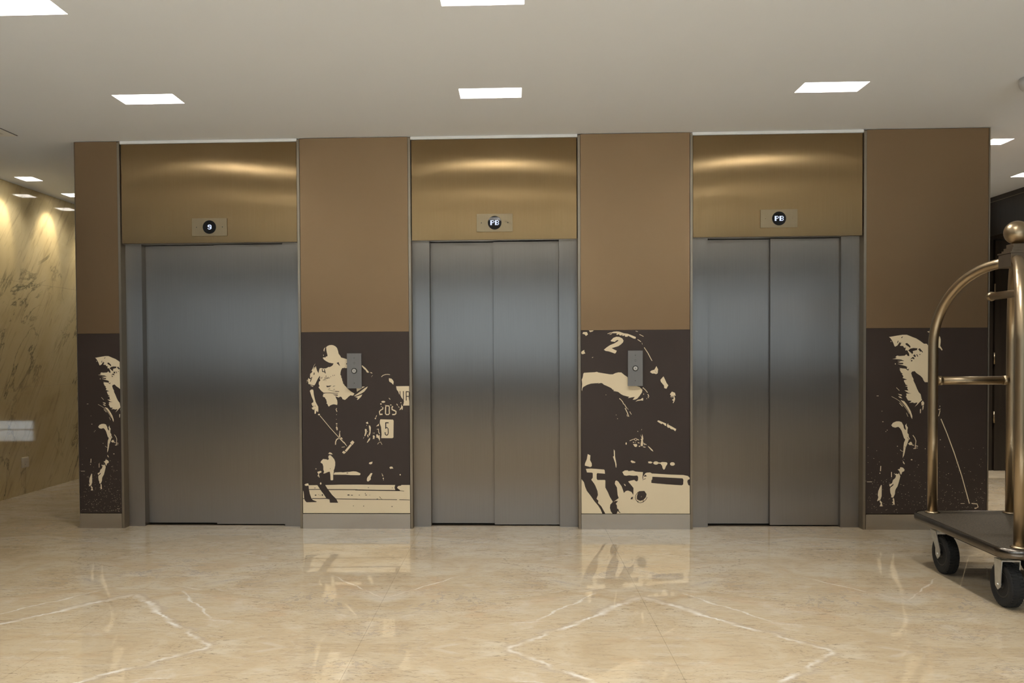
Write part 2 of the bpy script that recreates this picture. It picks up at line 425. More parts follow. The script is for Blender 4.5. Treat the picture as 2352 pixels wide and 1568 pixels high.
# ------------------------------------------------------------ lift wall
PIL = [(-3.096, -2.769), (-1.507, -.709), (.451, 1.239), (2.399, 3.242)]
ZM0, ZM1, ZH0, ZH1 = .108, 1.383, 2.020, 2.716
c_ = MB()
for a, b in PIL: c_.box(a+.004, b-.004, .02, 2.3, 0, CEIL-.002)
for (a, b), (c, d) in zip(PIL, PIL[1:]):
    c_.box(b-.004, c+.004, .30, 2.3, 0, CEIL-.002); c_.box(b-.004, c+.004, .03, .30, ZH0+.09, ZH1)
wb = struct(c_.build('wall_back', 'fabric'))
TR = .0185
for k, (a, b) in enumerate(PIL):
    l = a + (TR if k > 0 else .0042); r = b - (TR if k < 3 else .0092)
    box('fabric_panel', 'fabric', l+.001, r-.001, 0, .019, ZM1+.0015, CEIL-.004, wb)
    box('kick_plate', 'kick', l+.0005, r-.0005, -.006, .019, 0, ZM0-.003, wb)
    if k > 0: box('edge_trim', 'trim', a, a+TR-.0015, -.004, .069, 0, CEIL-.012, wb)
    else: box('corner_trim', 'trim', a, a+.004, -.002, .30, 0, CEIL-.004, wb)
    if k < 3: box('edge_trim', 'trim', b-TR+.0015, b, -.004, .069, 0, CEIL-.012, wb)
    else: box('corner_trim', 'trim', b-.009, b, -.004, .30, 0, CEIL-.004, wb)

def door(n, x0, x1, jl, jr, split):
    e = struct(empty('door_%d' % n, ((x0+x1)/2, .07, 0)))
    cx = (x0+x1)/2; X = lambda v: v-cx
    # header panel, slightly bowed sheet
    h = MB(); nx, nz = 24, 8; g = {}
    w0, w1 = X(x0)+.006, X(x1)-.006
    for i in range(nx+1):
        for j in range(nz+1):
            u, v = i/nx, j/nz
            bow = -.0042*math.sin(math.pi*u)*(v-.55) + (.0022 if n == 1 else .0008)*math.sin(2*math.pi*u*1.4+n)*(v-.5)
            g[i, j] = h.bm.verts.new((w0+(w1-w0)*u, .010+bow-.07, ZH0+(ZH1-ZH0)*v))
    for i in range(nx):
        for j in range(nz): h.bm.faces.new((g[i, j], g[i+1, j], g[i+1, j+1], g[i, j+1])).smooth = True
    h.box(w0, w1, .0145-.07, .026-.07, ZH0, ZH1)
    h.build('header_panel', 'header', e, normals=False)
    box('shadow_gap', 'black', X(x0), X(x1), .0262-.07, .0295-.07, ZH0+.004, ZH1, e)  # black plate puts the shade of the side gaps into colour
    box('soffit', 'steel', X(x0), X(x1), .030-.07, .20-.07, ZH0, ZH0+.012, e)
    box('cove_strip', 'plaster', X(x0), X(x1), .004-.07, .30-.07, ZH1+.003, CEIL-.001, e)
    box('jamb', 'steel', X(x0), X(jl), 0, .09, 0, ZH0, e)
    box('jamb', 'steel', X(jr), X(x1), 0, .09, 0, ZH0, e)
    box('door_leaf', 'steel', X(jl)-.03, X(split)+.06, .070, .095, .012, ZH0-.004, e)
    box('door_leaf', 'steel', X(split), X(jr)+.03, .038, .062, .009, ZH0-.004, e)
    box('door_track', 'black', X(jl)-.03, X(jr)+.03, .10, .12, 0, ZH0, e)
    box('sill', 'trim', X(jl), X(jr), .030, .10, 0, .0025, e)
    return e
door(1, -2.769, -1.507, -2.652, -1.636, -2.1415)
door(2, -.709, .451, -.587, .324, -.137)
door(3, 1.239, 2.399, 1.358, 2.274, 1.801)
PRINT = {
 'M2': '''1 297,338 316,330 331,337 342,322 363,317 363,299 355,270 350,245 346,198 368,180 394,171 426,169 452,175 478,189 499,211 512,250 520,286 541,312 554,335 594,346 657,364 657,477 604,475 596,464 591,475 568,475 554,498 544,529 541,565 554,578 552,596 562,612 568,643 576,658 578,679 591,689 599,705 620,723 652,756 683,782 736,813 717,839 704,839 678,836 652,854 631,875 602,896 568,885 557,859 536,852 513,865 468,846 431,821 332,808 305,800 274,777 248,748 232,725 240,722 248,712 236,683 240,655 261,637 248,611 253,575 227,611 206,652 190,683 174,702 132,694 90,681 93,668 85,642 88,616 98,603 111,616 127,606 115,596 119,549 135,534 148,508 135,513 148,487 164,474 177,461 185,472 200,446 206,477 216,508 235,541 240,513 253,477 274,472 300,480 342,477 379,459 389,462 410,454 431,441 449,413 421,409 384,402 342,381 310,358
2 283,485 286,520 296,519 294,484
2 286,524 330,532 333,521 289,513
2 313,490 326,545 337,543 324,487
2 489,407 518,395 539,451
2 623,413 657,408 657,430 625,426
2 250,582 247,606 253,606 256,583
2 266,590 263,619 269,619 271,591
2 284,590 276,610 282,612 290,592
2 299,639 312,629 309,624 296,635
2 312,629 343,619 341,614 309,624
2 343,619 374,609 373,603 341,614
2 318,596 324,617 329,616 324,595
2 339,570 334,611 340,612 345,570
2 355,593 350,616 355,617 361,594
2 368,592 376,612 381,610 374,590
2 386,598 386,609 392,609 392,598
2 402,584 405,594 410,593 408,582
2 434,565 436,581 442,580 439,564
2 457,562 455,577 460,578 463,563
2 317,642 325,637 322,632 314,637
2 339,644 344,636 340,633 334,641
2 340,707 374,709 416,702 395,720 353,728
2 429,722 447,710 473,707 450,717
2 375,740 393,750 396,746 378,736
2 365,758 405,773 406,769 367,754
2 405,773 457,781 458,777 406,769
2 457,781 523,787 523,782 458,777
2 468,787 523,790 523,782 468,780
2 442,761 463,756 462,751 441,756
2 311,805 395,805 395,798 311,799
2 395,805 507,813 508,807 395,798
2 431,821 505,828 500,841 463,834
2 167,534 173,560 181,559 176,533
2 166,563 182,535 177,532 161,561
2 99,613 128,621 131,611 102,603
2 137,588 114,650 125,654 148,592
2 135,540 151,515 145,511 130,537
2 165,489 186,473 183,470 162,485
1 119,701 159,709 156,720 122,707
1 310,234 316,216 337,198 326,219 318,255 310,247
1 168,452 191,418 188,416 165,450
1 155,478 173,452 170,450 152,476
1 79,637 78,643 76,647 73,647 71,643 70,637 71,631 73,627 76,627 78,631
1 76,657 75,660 73,661 71,661 69,660 68,657 69,655 71,654 73,654 75,655
1 312,304 311,309 309,312 307,312 304,309 304,304 304,299 306,296 309,296 311,299
1 300,813 332,807 426,816 468,847 481,878 494,904 497,940 492,963 473,958 447,953 421,958 395,968 376,984 363,968 355,948 342,942 350,924 342,909 342,893 326,875 321,860 303,857 290,844 298,831
1 111,774 127,758 153,756 161,769 165,816 177,872 190,919 206,950 227,986 227,1038 222,1058 201,1038 193,1074 182,1080 173,1074 174,1027 153,1027 132,999 159,989 143,968 132,945 143,932 159,927 159,903 138,857 124,816
2 167,976 165,979 161,981 158,979 156,976 158,972 161,971 165,972
2 189,976 188,979 184,981 180,979 179,976 180,972 184,971 188,972
2 154,1027 183,1017 181,1012 153,1023
1 251,1088 248,1095 241,1098 232,1098 224,1095 222,1088 224,1082 232,1079 241,1079 248,1082
1 246,1105 392,1273 398,1268 252,1100
1 392,1273 523,1410 529,1405 398,1268
1 522,1412 579,1469 589,1459 531,1403
1 574,1459 589,1454 626,1508 618,1507
1 668,1464 702,1432 729,1457 700,1495
1 673,1480 694,1495 618,1583 592,1570
1 555,1593 574,1570 611,1591 582,1611
1 505,1399 474,1416 484,1425 511,1411
1 474,1416 459,1450 473,1453 484,1425
1 459,1450 457,1489 470,1490 473,1453
1 524,1301 534,1314 526,1327 534,1389 513,1384 516,1353
1 532,1394 553,1392 568,1418 542,1413
1 550,1526 595,1521 594,1514 550,1519
1 490,1010 489,1013 485,1016 481,1016 477,1013 476,1010 477,1006 481,1004 485,1004 489,1006
1 468,1017 481,1020 495,1051 484,1054
1 487,1090 486,1092 484,1094 481,1094 479,1092 478,1090 479,1087 481,1086 484,1086 486,1087
1 483,1153 482,1155 480,1156 478,1156 476,1155 475,1153 476,1151 478,1149 480,1149 482,1151
1 494,1210 492,1214 486,1216 479,1216 473,1214 471,1210 473,1206 479,1204 486,1204 492,1206
1 493,1229 491,1231 486,1233 480,1233 476,1231 474,1229 475,1227 480,1226 486,1226 491,1227
1 471,1260 484,1242 497,1270 495,1296 483,1299
1 360,1609 379,1589 406,1598 423,1619 390,1616
1 364,1638 379,1627 395,1630 422,1656 445,1684 457,1718 456,1764 445,1811 436,1826 435,1857 427,1888 426,1955 411,1963 390,1958 388,1888 380,1847 353,1852 317,1867 293,1873 290,1862 301,1852 290,1821 290,1780 280,1743 251,1725 261,1705 288,1679 338,1684 353,1692 366,1684 369,1669 361,1661
2 392,1807 390,1811 387,1812 385,1811 383,1807 385,1803 387,1802 390,1803
1 432,1880 451,1857 537,1853 563,1857 606,1852 658,1849 711,1842 753,1846 808,1869 811,1882 798,1894 674,1893 606,1888 437,1887
2 640,1865 636,1869 627,1870 617,1869 613,1865 617,1861 627,1860 636,1861
1 204,1852 217,1846 254,1836 265,1847 261,1857 238,1867 225,1878 236,1927 227,1922 219,1909 206,1906 212,1893 219,1880
1 193,1809 191,1814 188,1816 184,1816 181,1814 180,1809 181,1805 184,1803 188,1803 191,1805
3 263,2004 260,2013 255,2018 247,2018 242,2013 239,2004 242,1996 247,1990 255,1990 260,1996
1 0,2028 201,2026 311,2025 527,2020 816,2020 1079,2023 1294,2024 1500,2024 1500,2398 0,2398
2 0,2022 80,2033 83,2079 96,2141 117,2198 138,2224 193,2244 185,2252 49,2254 25,2229 15,2193 12,2141 7,2110 0,2095
3 22,2020 43,2007 75,2002 83,2027 59,2035 38,2035
2 198,2018 309,2017 343,2071 411,2157 459,2201 472,2219 493,2260 377,2259 372,2216 333,2208 291,2146 254,2100 233,2069
2 83,2088 243,2087 243,2079 83,2080
2 338,2089 763,2092 763,2082 338,2079
2 128,2209 238,2210 238,2201 128,2199
2 238,2210 333,2207 332,2197 238,2201
2 464,2212 658,2215 658,2207 464,2204
2 658,2215 763,2217 764,2208 658,2207
2 0,2211 19,2213 20,2203 0,2201
2 180,2065 177,2068 169,2069 160,2068 157,2065 160,2062 169,2061 177,2062
2 191,2159 187,2164 178,2166 168,2164 164,2159 168,2154 178,2152 187,2154
2 224,2154 223,2157 220,2158 217,2157 215,2154 217,2151 220,2150 223,2151
2 246,2161 244,2164 241,2165 237,2164 235,2161 237,2158 241,2157 244,2158
2 283,2158 280,2166 272,2169 265,2166 262,2158 265,2150 272,2146 280,2150
2 658,2157 653,2162 640,2164 627,2162 622,2157 627,2152 640,2149 653,2152
2 703,2159 698,2163 687,2164 676,2163 671,2159 676,2156 687,2155 698,2156
2 796,2158 794,2161 790,2163 785,2161 783,2158 785,2154 790,2153 794,2154
2 713,2301 711,2305 707,2306 704,2305 702,2301 704,2298 707,2296 711,2298
2 735,2095 898,2099 898,2087 735,2083
2 898,2099 1161,2102 1161,2090 898,2087
2 1161,2102 1360,2105 1360,2092 1161,2090
2 1355,2103 1418,2107 1418,2102 1355,2097
2 735,2217 977,2219 977,2212 735,2209
2 977,2219 1318,2223 1318,2216 977,2212
2 1350,2223 1497,2227 1497,2220 1350,2216
2 927,2058 925,2061 919,2062 913,2061 910,2058 913,2055 919,2054 925,2055
2 798,2158 796,2161 791,2162 787,2161 785,2158 787,2155 791,2154 796,2155
2 882,2137 880,2141 876,2142 871,2141 870,2137 871,2133 876,2132 880,2133
2 899,2158 895,2161 886,2162 877,2161 874,2158 877,2154 886,2153 895,2154
2 942,2156 940,2159 937,2160 934,2159 933,2156 934,2154 937,2153 940,2154
2 1260,2062 1259,2066 1255,2067 1251,2066 1250,2062 1251,2059 1255,2057 1259,2059
2 858,2303 856,2307 851,2309 846,2307 843,2303 846,2300 851,2298 856,2300
2 1257,2310 1254,2314 1248,2315 1241,2314 1238,2310 1241,2306 1248,2305 1254,2306
2 1052,2208 1049,2211 1043,2212 1036,2211 1033,2208 1036,2205 1043,2204 1049,2205
2 1072,2180 1087,2201 1092,2197 1077,2177
2 1086,2198 1107,2214 1109,2210 1088,2195
2 1297,2013 1381,2013 1379,2031 1334,2039 1321,2060 1334,2073 1366,2096 1297,2096 1284,2060
1 929,1742 937,1724 960,1719 981,1714 974,1742 950,1750
1 1215,1794 1228,1781 1255,1780 1270,1809 1252,1804 1231,1812
1 898,1946 908,1920 934,1892 955,1866 979,1869 966,1894 950,1931 957,1946 934,1967 919,1978 900,1972
1 1105,1873 1118,1896 1123,1893 1110,1870
1 1118,1896 1124,1913 1129,1912 1123,1893
1 1127,1897 1125,1903 1122,1906 1117,1906 1113,1903 1112,1897 1113,1892 1117,1888 1122,1888 1125,1892
1 1137,1937 1136,1943 1131,1947 1126,1947 1122,1943 1120,1937 1122,1931 1126,1927 1131,1927 1136,1931
1 1137,1956 1136,1960 1134,1962 1132,1962 1130,1960 1129,1956 1130,1953 1132,1951 1134,1951 1136,1953
1 1375,1888 1373,1894 1368,1897 1362,1897 1358,1894 1356,1888 1357,1883 1362,1880 1368,1880 1373,1883
1 833,439 851,442 891,473 917,501 943,532 933,537 912,535 896,506 880,493 859,472
1 956,532 975,532 993,548 969,545
1 992,577 992,579 989,581 986,581 984,579 983,577 984,575 986,573 989,573 992,575
1 981,590 981,592 979,593 976,593 974,592 973,590 974,588 976,587 979,587 981,588
1 1116,597 1139,577 1135,570 1111,591
1 1139,577 1175,566 1173,559 1135,570
1 1175,566 1205,564 1206,557 1173,559
1 1205,564 1233,570 1235,563 1206,557
1 1219,612 1255,618 1274,638 1285,659 1279,698 1255,674 1224,656 1219,638
1 765,741 841,736 846,720 883,721 841,746 770,790
1 734,842 770,818 880,741 922,720 912,741 873,787 839,808 791,829 734,849
1 744,857 791,844 846,824 828,855 807,875 781,896 770,893 784,870 760,862
1 1318,718 1500,717 1500,974 1411,974 1421,948 1426,917 1421,894 1411,891 1390,865 1376,834 1361,824 1347,788 1326,762
2 1367,783 1367,834 1377,834 1377,783
2 1414,783 1414,896 1426,896 1426,783
2 1452,785 1452,908 1464,908 1463,785
2 1452,797 1497,797 1497,786 1452,785
2 1458,858 1497,858 1497,847 1458,847
2 1494,793 1494,853 1500,853 1500,793
2 1491,853 1497,907 1500,907 1498,852
1 1213,876 1232,896 1238,891 1220,870
1 1165,923 1160,930 1146,935 1129,935 1116,930 1110,923 1116,916 1129,911 1146,911 1160,916
1 1116,951 1114,957 1108,960 1101,960 1095,957 1093,951 1095,946 1101,943 1108,943 1114,946
1 1117,985 1116,988 1113,990 1109,990 1105,988 1104,985 1105,982 1109,981 1113,981 1116,982
1 1227,971 1240,956 1259,969
1 1123,992 1124,1014 1136,1021 1137,992
1 1124,1014 1097,1027 1105,1038 1136,1021
1 1097,1027 1076,1049 1089,1053 1105,1038
1 1076,1049 1079,1082 1092,1081 1089,1053
1 1083,1099 1125,1097 1125,1079 1083,1080
1 1171,981 1214,985 1219,972 1173,966
1 1214,985 1215,995 1229,994 1219,972
1 1215,995 1212,1041 1227,1041 1229,994
1 1212,1041 1215,1075 1229,1079 1227,1041
1 1215,1075 1204,1086 1209,1099 1229,1079
1 1204,1086 1182,1085 1178,1099 1209,1099
1 1182,1085 1174,1078 1160,1081 1178,1099
1 1174,1078 1176,1041 1161,1040 1160,1081
1 1176,1041 1177,995 1162,994 1161,1040
1 1177,995 1182,978 1168,974 1162,994
1 1158,969 1195,982 1197,976 1160,963
1 1267,977 1250,992 1266,997 1277,991
1 1250,992 1252,1030 1265,1020 1266,997
1 1252,1030 1287,1046 1294,1031 1265,1020
1 1287,1046 1306,1055 1321,1047 1294,1031
1 1306,1055 1304,1076 1319,1083 1321,1047
1 1304,1076 1293,1084 1297,1100 1319,1083
1 1293,1084 1262,1083 1261,1100 1297,1100
1 1361,1036 1369,1015 1387,994 1387,953 1398,979 1411,984 1408,1025 1395,1033 1395,1010 1377,1028
1 1320,953 1333,974 1341,969 1328,948
1 1343,989 1359,1002 1363,997 1347,984
1 1391,935 1389,939 1386,942 1381,942 1377,939 1376,935 1377,931 1381,928 1386,928 1389,931
1 1040,1099 1029,1127 1037,1130 1048,1101
1 1036,1143 1034,1148 1029,1152 1022,1152 1017,1148 1015,1143 1017,1137 1022,1134 1028,1134 1034,1137
1 1096,1154 1269,1159 1280,1172 1275,1394 1259,1404 1104,1403 1110,1358 1104,1260 1086,1203 1090,1167
2 1210,1193 1169,1193 1169,1207 1210,1207
2 1162,1195 1161,1278 1175,1278 1176,1195
2 1167,1277 1187,1268 1189,1256 1162,1265
2 1187,1268 1195,1279 1207,1276 1189,1256
2 1195,1279 1198,1337 1210,1337 1207,1276
2 1198,1337 1191,1354 1201,1362 1210,1337
2 1191,1354 1181,1359 1180,1372 1201,1362
2 1181,1359 1168,1352 1156,1358 1180,1372
2 1168,1352 1166,1324 1153,1325 1156,1358
1 934,1234 952,1239 962,1265 955,1337 942,1373 928,1358 942,1316 934,1254
1 876,1285 892,1280 903,1290 900,1337 879,1378 868,1373 881,1326
1 907,1363 921,1355 928,1388 918,1394
1 929,1414 949,1396 947,1425 913,1463 902,1461
1 891,1200 915,1185 928,1210 907,1213
1 1033,1249 1075,1210 1073,1239 1054,1244
1 1048,1293 1063,1283 1072,1278 1045,1283
1 1063,1283 1065,1328 1075,1325 1072,1278
1 1065,1328 1079,1350 1088,1345 1075,1325
1 1033,1358 1054,1352 1065,1373 1081,1358 1086,1409 1081,1445 1070,1414 1055,1399 1026,1391 1041,1383
1 1077,1464 1095,1456 1098,1451 1074,1458
1 1095,1456 1112,1491 1118,1488 1098,1451
1 1068,1459 1050,1482 1054,1486 1073,1463
1 986,1373 999,1363 1015,1378 1007,1417 997,1409 986,1419 991,1394
1 991,1341 999,1334 995,1330 987,1338
1 1007,1344 1015,1333 1010,1330 1002,1341
1 854,1410 867,1390 864,1387 851,1408
1 917,1315 916,1317 914,1319 911,1319 909,1317 908,1315 909,1312 911,1310 914,1310 916,1312
1 908,1234 907,1236 905,1238 902,1238 900,1236 899,1234 900,1231 902,1229 905,1229 907,1231''',
 'M3': '''1 20,44 31,21 82,21 97,52 69,73 51,52
1 108,0 177,0 162,14 128,24
1 365,44 401,31 422,29 452,19 494,16 530,19 591,40 648,48 715,73 759,91 754,113 725,109 689,91 653,73 643,86 612,86 602,65 586,76 571,73 571,55 556,70 535,67 525,52 499,62 489,54 499,39 452,39 411,39 370,49
1 391,56 432,41 422,54 401,59
1 409,138 448,100 489,85 530,88 571,108 589,136 582,159 551,187 515,209 466,222 423,234 459,252 495,268 480,298 467,304 423,288 382,275 341,270 317,254 351,226 402,194 463,171 504,148 522,133 504,128 484,138 469,152 422,147
1 0,286 17,268 45,254 45,276 60,300 45,304 27,311 6,306
1 148,358 161,347 172,350 158,360
1 8,646 23,610 31,565 39,554 116,549 188,547 219,541 239,550 322,563 399,575 440,576 476,559 517,550 558,552 599,585 651,618 692,654 734,720 809,742 848,780 842,812 809,858 776,894 743,907 714,908 743,871 703,877 647,887 667,870 637,864 585,851 554,836 513,805 446,792 456,780 436,775 420,757 389,741 343,721 317,711 291,690 271,688 235,695 242,680 230,690 204,690 137,695 81,712 29,740 17,758 14,793 8,778 14,702 11,666
1 526,893 552,915 558,909 532,886
1 552,915 572,940 580,935 558,909
1 572,940 584,970 593,966 580,935
1 593,965 608,991 615,986 600,961
1 608,991 629,1024 636,1020 615,986
1 603,1019 628,1067 638,1063 612,1014
1 628,1067 654,1130 664,1127 638,1063
1 636,1015 652,1041 655,1038 639,1013
1 668,1064 692,1102 698,1099 675,1061
1 628,1104 638,1129 644,1127 633,1102
1 348,843 347,845 345,847 342,847 340,845 340,843 340,840 342,839 345,839 347,840
1 489,1107 488,1109 486,1110 484,1110 482,1109 481,1107 482,1104 484,1103 486,1103 488,1104
1 508,1156 507,1159 505,1160 502,1160 499,1159 499,1156 499,1153 502,1152 505,1152 507,1153
1 855,757 885,783 892,777 861,750
1 885,783 915,819 922,813 892,777
1 917,838 934,870 943,866 926,833
1 919,870 932,889 938,886 924,866
1 871,835 870,840 867,843 864,843 861,840 860,835 861,831 864,828 867,828 870,831
1 908,901 912,888 907,887 903,900
1 850,762 863,749 860,745 847,758
1 750,933 783,910 823,904 849,884 859,891 857,920 829,917 783,923
1 1096,650 1139,605 1159,644 1182,693 1205,722 1179,767 1149,758 1146,725 1103,676
1 1226,840 1255,804 1298,821 1307,860 1285,853 1299,899 1289,931 1273,956 1266,948 1279,928 1254,912 1279,899 1272,853 1253,892 1256,859 1236,882 1242,853
1 1052,1191 1066,1177 1175,1221 1175,1250 1162,1250 1129,1221 1109,1227 1066,1201
1 1188,1234 1205,1215 1202,1234 1248,1257 1314,1293 1301,1321 1275,1300 1242,1293 1218,1273 1202,1277 1185,1257
1 672,1449 714,1432 712,1425 669,1441
1 714,1432 741,1426 739,1418 712,1425
1 767,1428 763,1438 768,1442 773,1430
1 763,1438 754,1441 754,1448 768,1442
1 754,1441 745,1438 741,1442 754,1448
1 745,1438 742,1429 735,1429 741,1442
1 742,1429 745,1420 740,1415 735,1429
1 745,1420 754,1416 754,1410 740,1415
1 754,1416 763,1420 768,1415 754,1410
1 763,1420 767,1430 773,1428 768,1415
1 771,1430 798,1440 801,1431 774,1421
1 732,1465 731,1469 726,1471 720,1471 716,1468 714,1465 716,1461 720,1458 726,1458 731,1461
1 754,1468 753,1471 751,1472 748,1472 746,1471 745,1468 746,1465 748,1464 751,1464 753,1465
1 781,1473 805,1480 807,1470 784,1463
1 717,1488 770,1488 776,1510 760,1527 737,1520
1 796,1523 816,1523 816,1511 796,1511
1 815,1360 839,1400 845,1357 855,1393 859,1426 852,1432 856,1465 852,1514 823,1514 823,1478 832,1439 822,1426 839,1413
1 857,1478 900,1501 904,1494 861,1471
1 878,1496 877,1500 874,1502 870,1502 867,1500 866,1496 867,1493 870,1491 874,1491 877,1493
1 855,1528 888,1535 890,1526 857,1519
1 919,1511 945,1527 985,1563 998,1586 972,1573 935,1534
1 632,1481 630,1490 625,1496 619,1496 614,1490 612,1481 614,1472 619,1466 625,1466 630,1472
1 776,1323 787,1328 790,1321 779,1316
1 835,1306 840,1295 836,1293 831,1304
1 755,17 786,25 788,18 757,10
1 806,60 863,88 867,81 810,53
1 780,125 827,156 831,149 785,119
1 840,166 848,189 852,188 844,165
1 869,229 921,303 929,298 877,224
1 921,303 957,369 965,364 929,298
1 957,369 978,404 986,400 965,364
1 952,547 973,529 1014,517 1042,471 1065,514 1058,565 1037,575 1011,567 983,567
2 1018,530 1044,561 1046,559 1020,528
1 88,1618 126,1635 120,1696 144,1743 144,1777 124,1789 47,1769 50,1742 76,1684
1 449,1557 464,1575 467,1650 488,1755 485,1798 477,1792 467,1731 438,1653 452,1644
1 682,1714 697,1700 750,1723 744,1735 703,1735
1 0,1946 34,1987 52,2050 75,2103 123,2161 176,2234 235,2300 265,2347 289,2400 0,2400
1 62,1812 133,1808 315,1821 324,1836 327,1876 221,1868 211,1882 211,1940 222,1958 322,1958 332,1964 331,2057 364,2115 393,2179 435,2245 400,2283 394,2324 406,2370 430,2400 330,2400 276,2306 229,2260 235,2231 208,2205 229,2155 222,2103 193,2033 175,2004 136,1955 157,1929 158,1870 145,1862 77,1859
1 469,1975 486,1964 510,1978 557,2042 590,2129 616,2103 646,2097 693,2115 720,2155 722,2063 687,2022 648,1978 686,1967 733,1958 757,1976 774,1976 786,1958 787,1918 774,1900 727,1903 662,1897 621,1903 592,1897 568,1854 603,1833 638,1832 656,1842 715,1835 750,1848 854,1856 857,1905 886,1871 907,1862 954,1860 977,1873 1236,1888 1413,1894 1471,1906 1500,1929 1500,2400 542,2400 489,2400 506,2359 494,2330 491,2289 476,2271 505,2237 441,2248 517,2196 502,2155 493,2057 463,2010
2 403,2289 435,2254 459,2271 479,2283 494,2312 491,2341 503,2359 477,2376 447,2382 418,2364 415,2324
2 441,2248 470,2234 508,2235 494,2248 453,2260
2 494,2335 509,2338 527,2376 547,2391 524,2388 503,2364
2 679,2211 693,2184 717,2179 708,2211
3 587,2010 604,2013 616,2036 604,2036
2 854,1856 884,1873 857,1911 852,1975 846,1928
2 869,1905 884,1888 910,1908 872,1917
2 862,1955 894,1943 891,1937 859,1948
2 984,1916 1401,1937 1413,1958 1408,2016 1390,2028 1178,2015 969,1997 969,1963 981,1952
2 1500,1947 1472,1958 1466,1981 1478,2022 1500,2033
2 797,2105 873,2102 903,2143 894,2183 862,2218 815,2233 768,2212 768,2172 782,2131
2 785,2111 752,2153 759,2156 791,2116
2 752,2153 743,2189 751,2189 759,2156
2 743,2189 756,2226 762,2222 751,2189
2 756,2226 784,2256 787,2250 762,2222
2 784,2256 821,2261 821,2254 787,2250
2 821,2261 858,2251 854,2244 821,2254
2 858,2251 894,2221 888,2216 854,2244
2 894,2221 915,2185 908,2182 888,2216
2 864,2233 862,2238 856,2240 850,2238 848,2233 850,2228 856,2226 862,2228
2 792,2241 789,2246 783,2248 776,2246 773,2241 776,2236 783,2234 789,2236
3 828,2187 835,2170 832,2168 825,2186
1 924,1719 959,1714 989,1728 965,1742 930,1738
1 1069,1736 1062,1749 1044,1757 1022,1757 1003,1749 996,1736 1003,1723 1021,1715 1044,1715 1062,1723
1 1059,1728 1094,1731 1118,1723 1177,1726 1193,1740 1186,1758 1171,1778 1157,1813 1142,1825 1127,1807 1118,1772 1097,1746 1065,1743
1 1295,1749 1289,1763 1272,1772 1250,1772 1233,1763 1227,1749 1233,1735 1250,1726 1271,1726 1288,1735''',
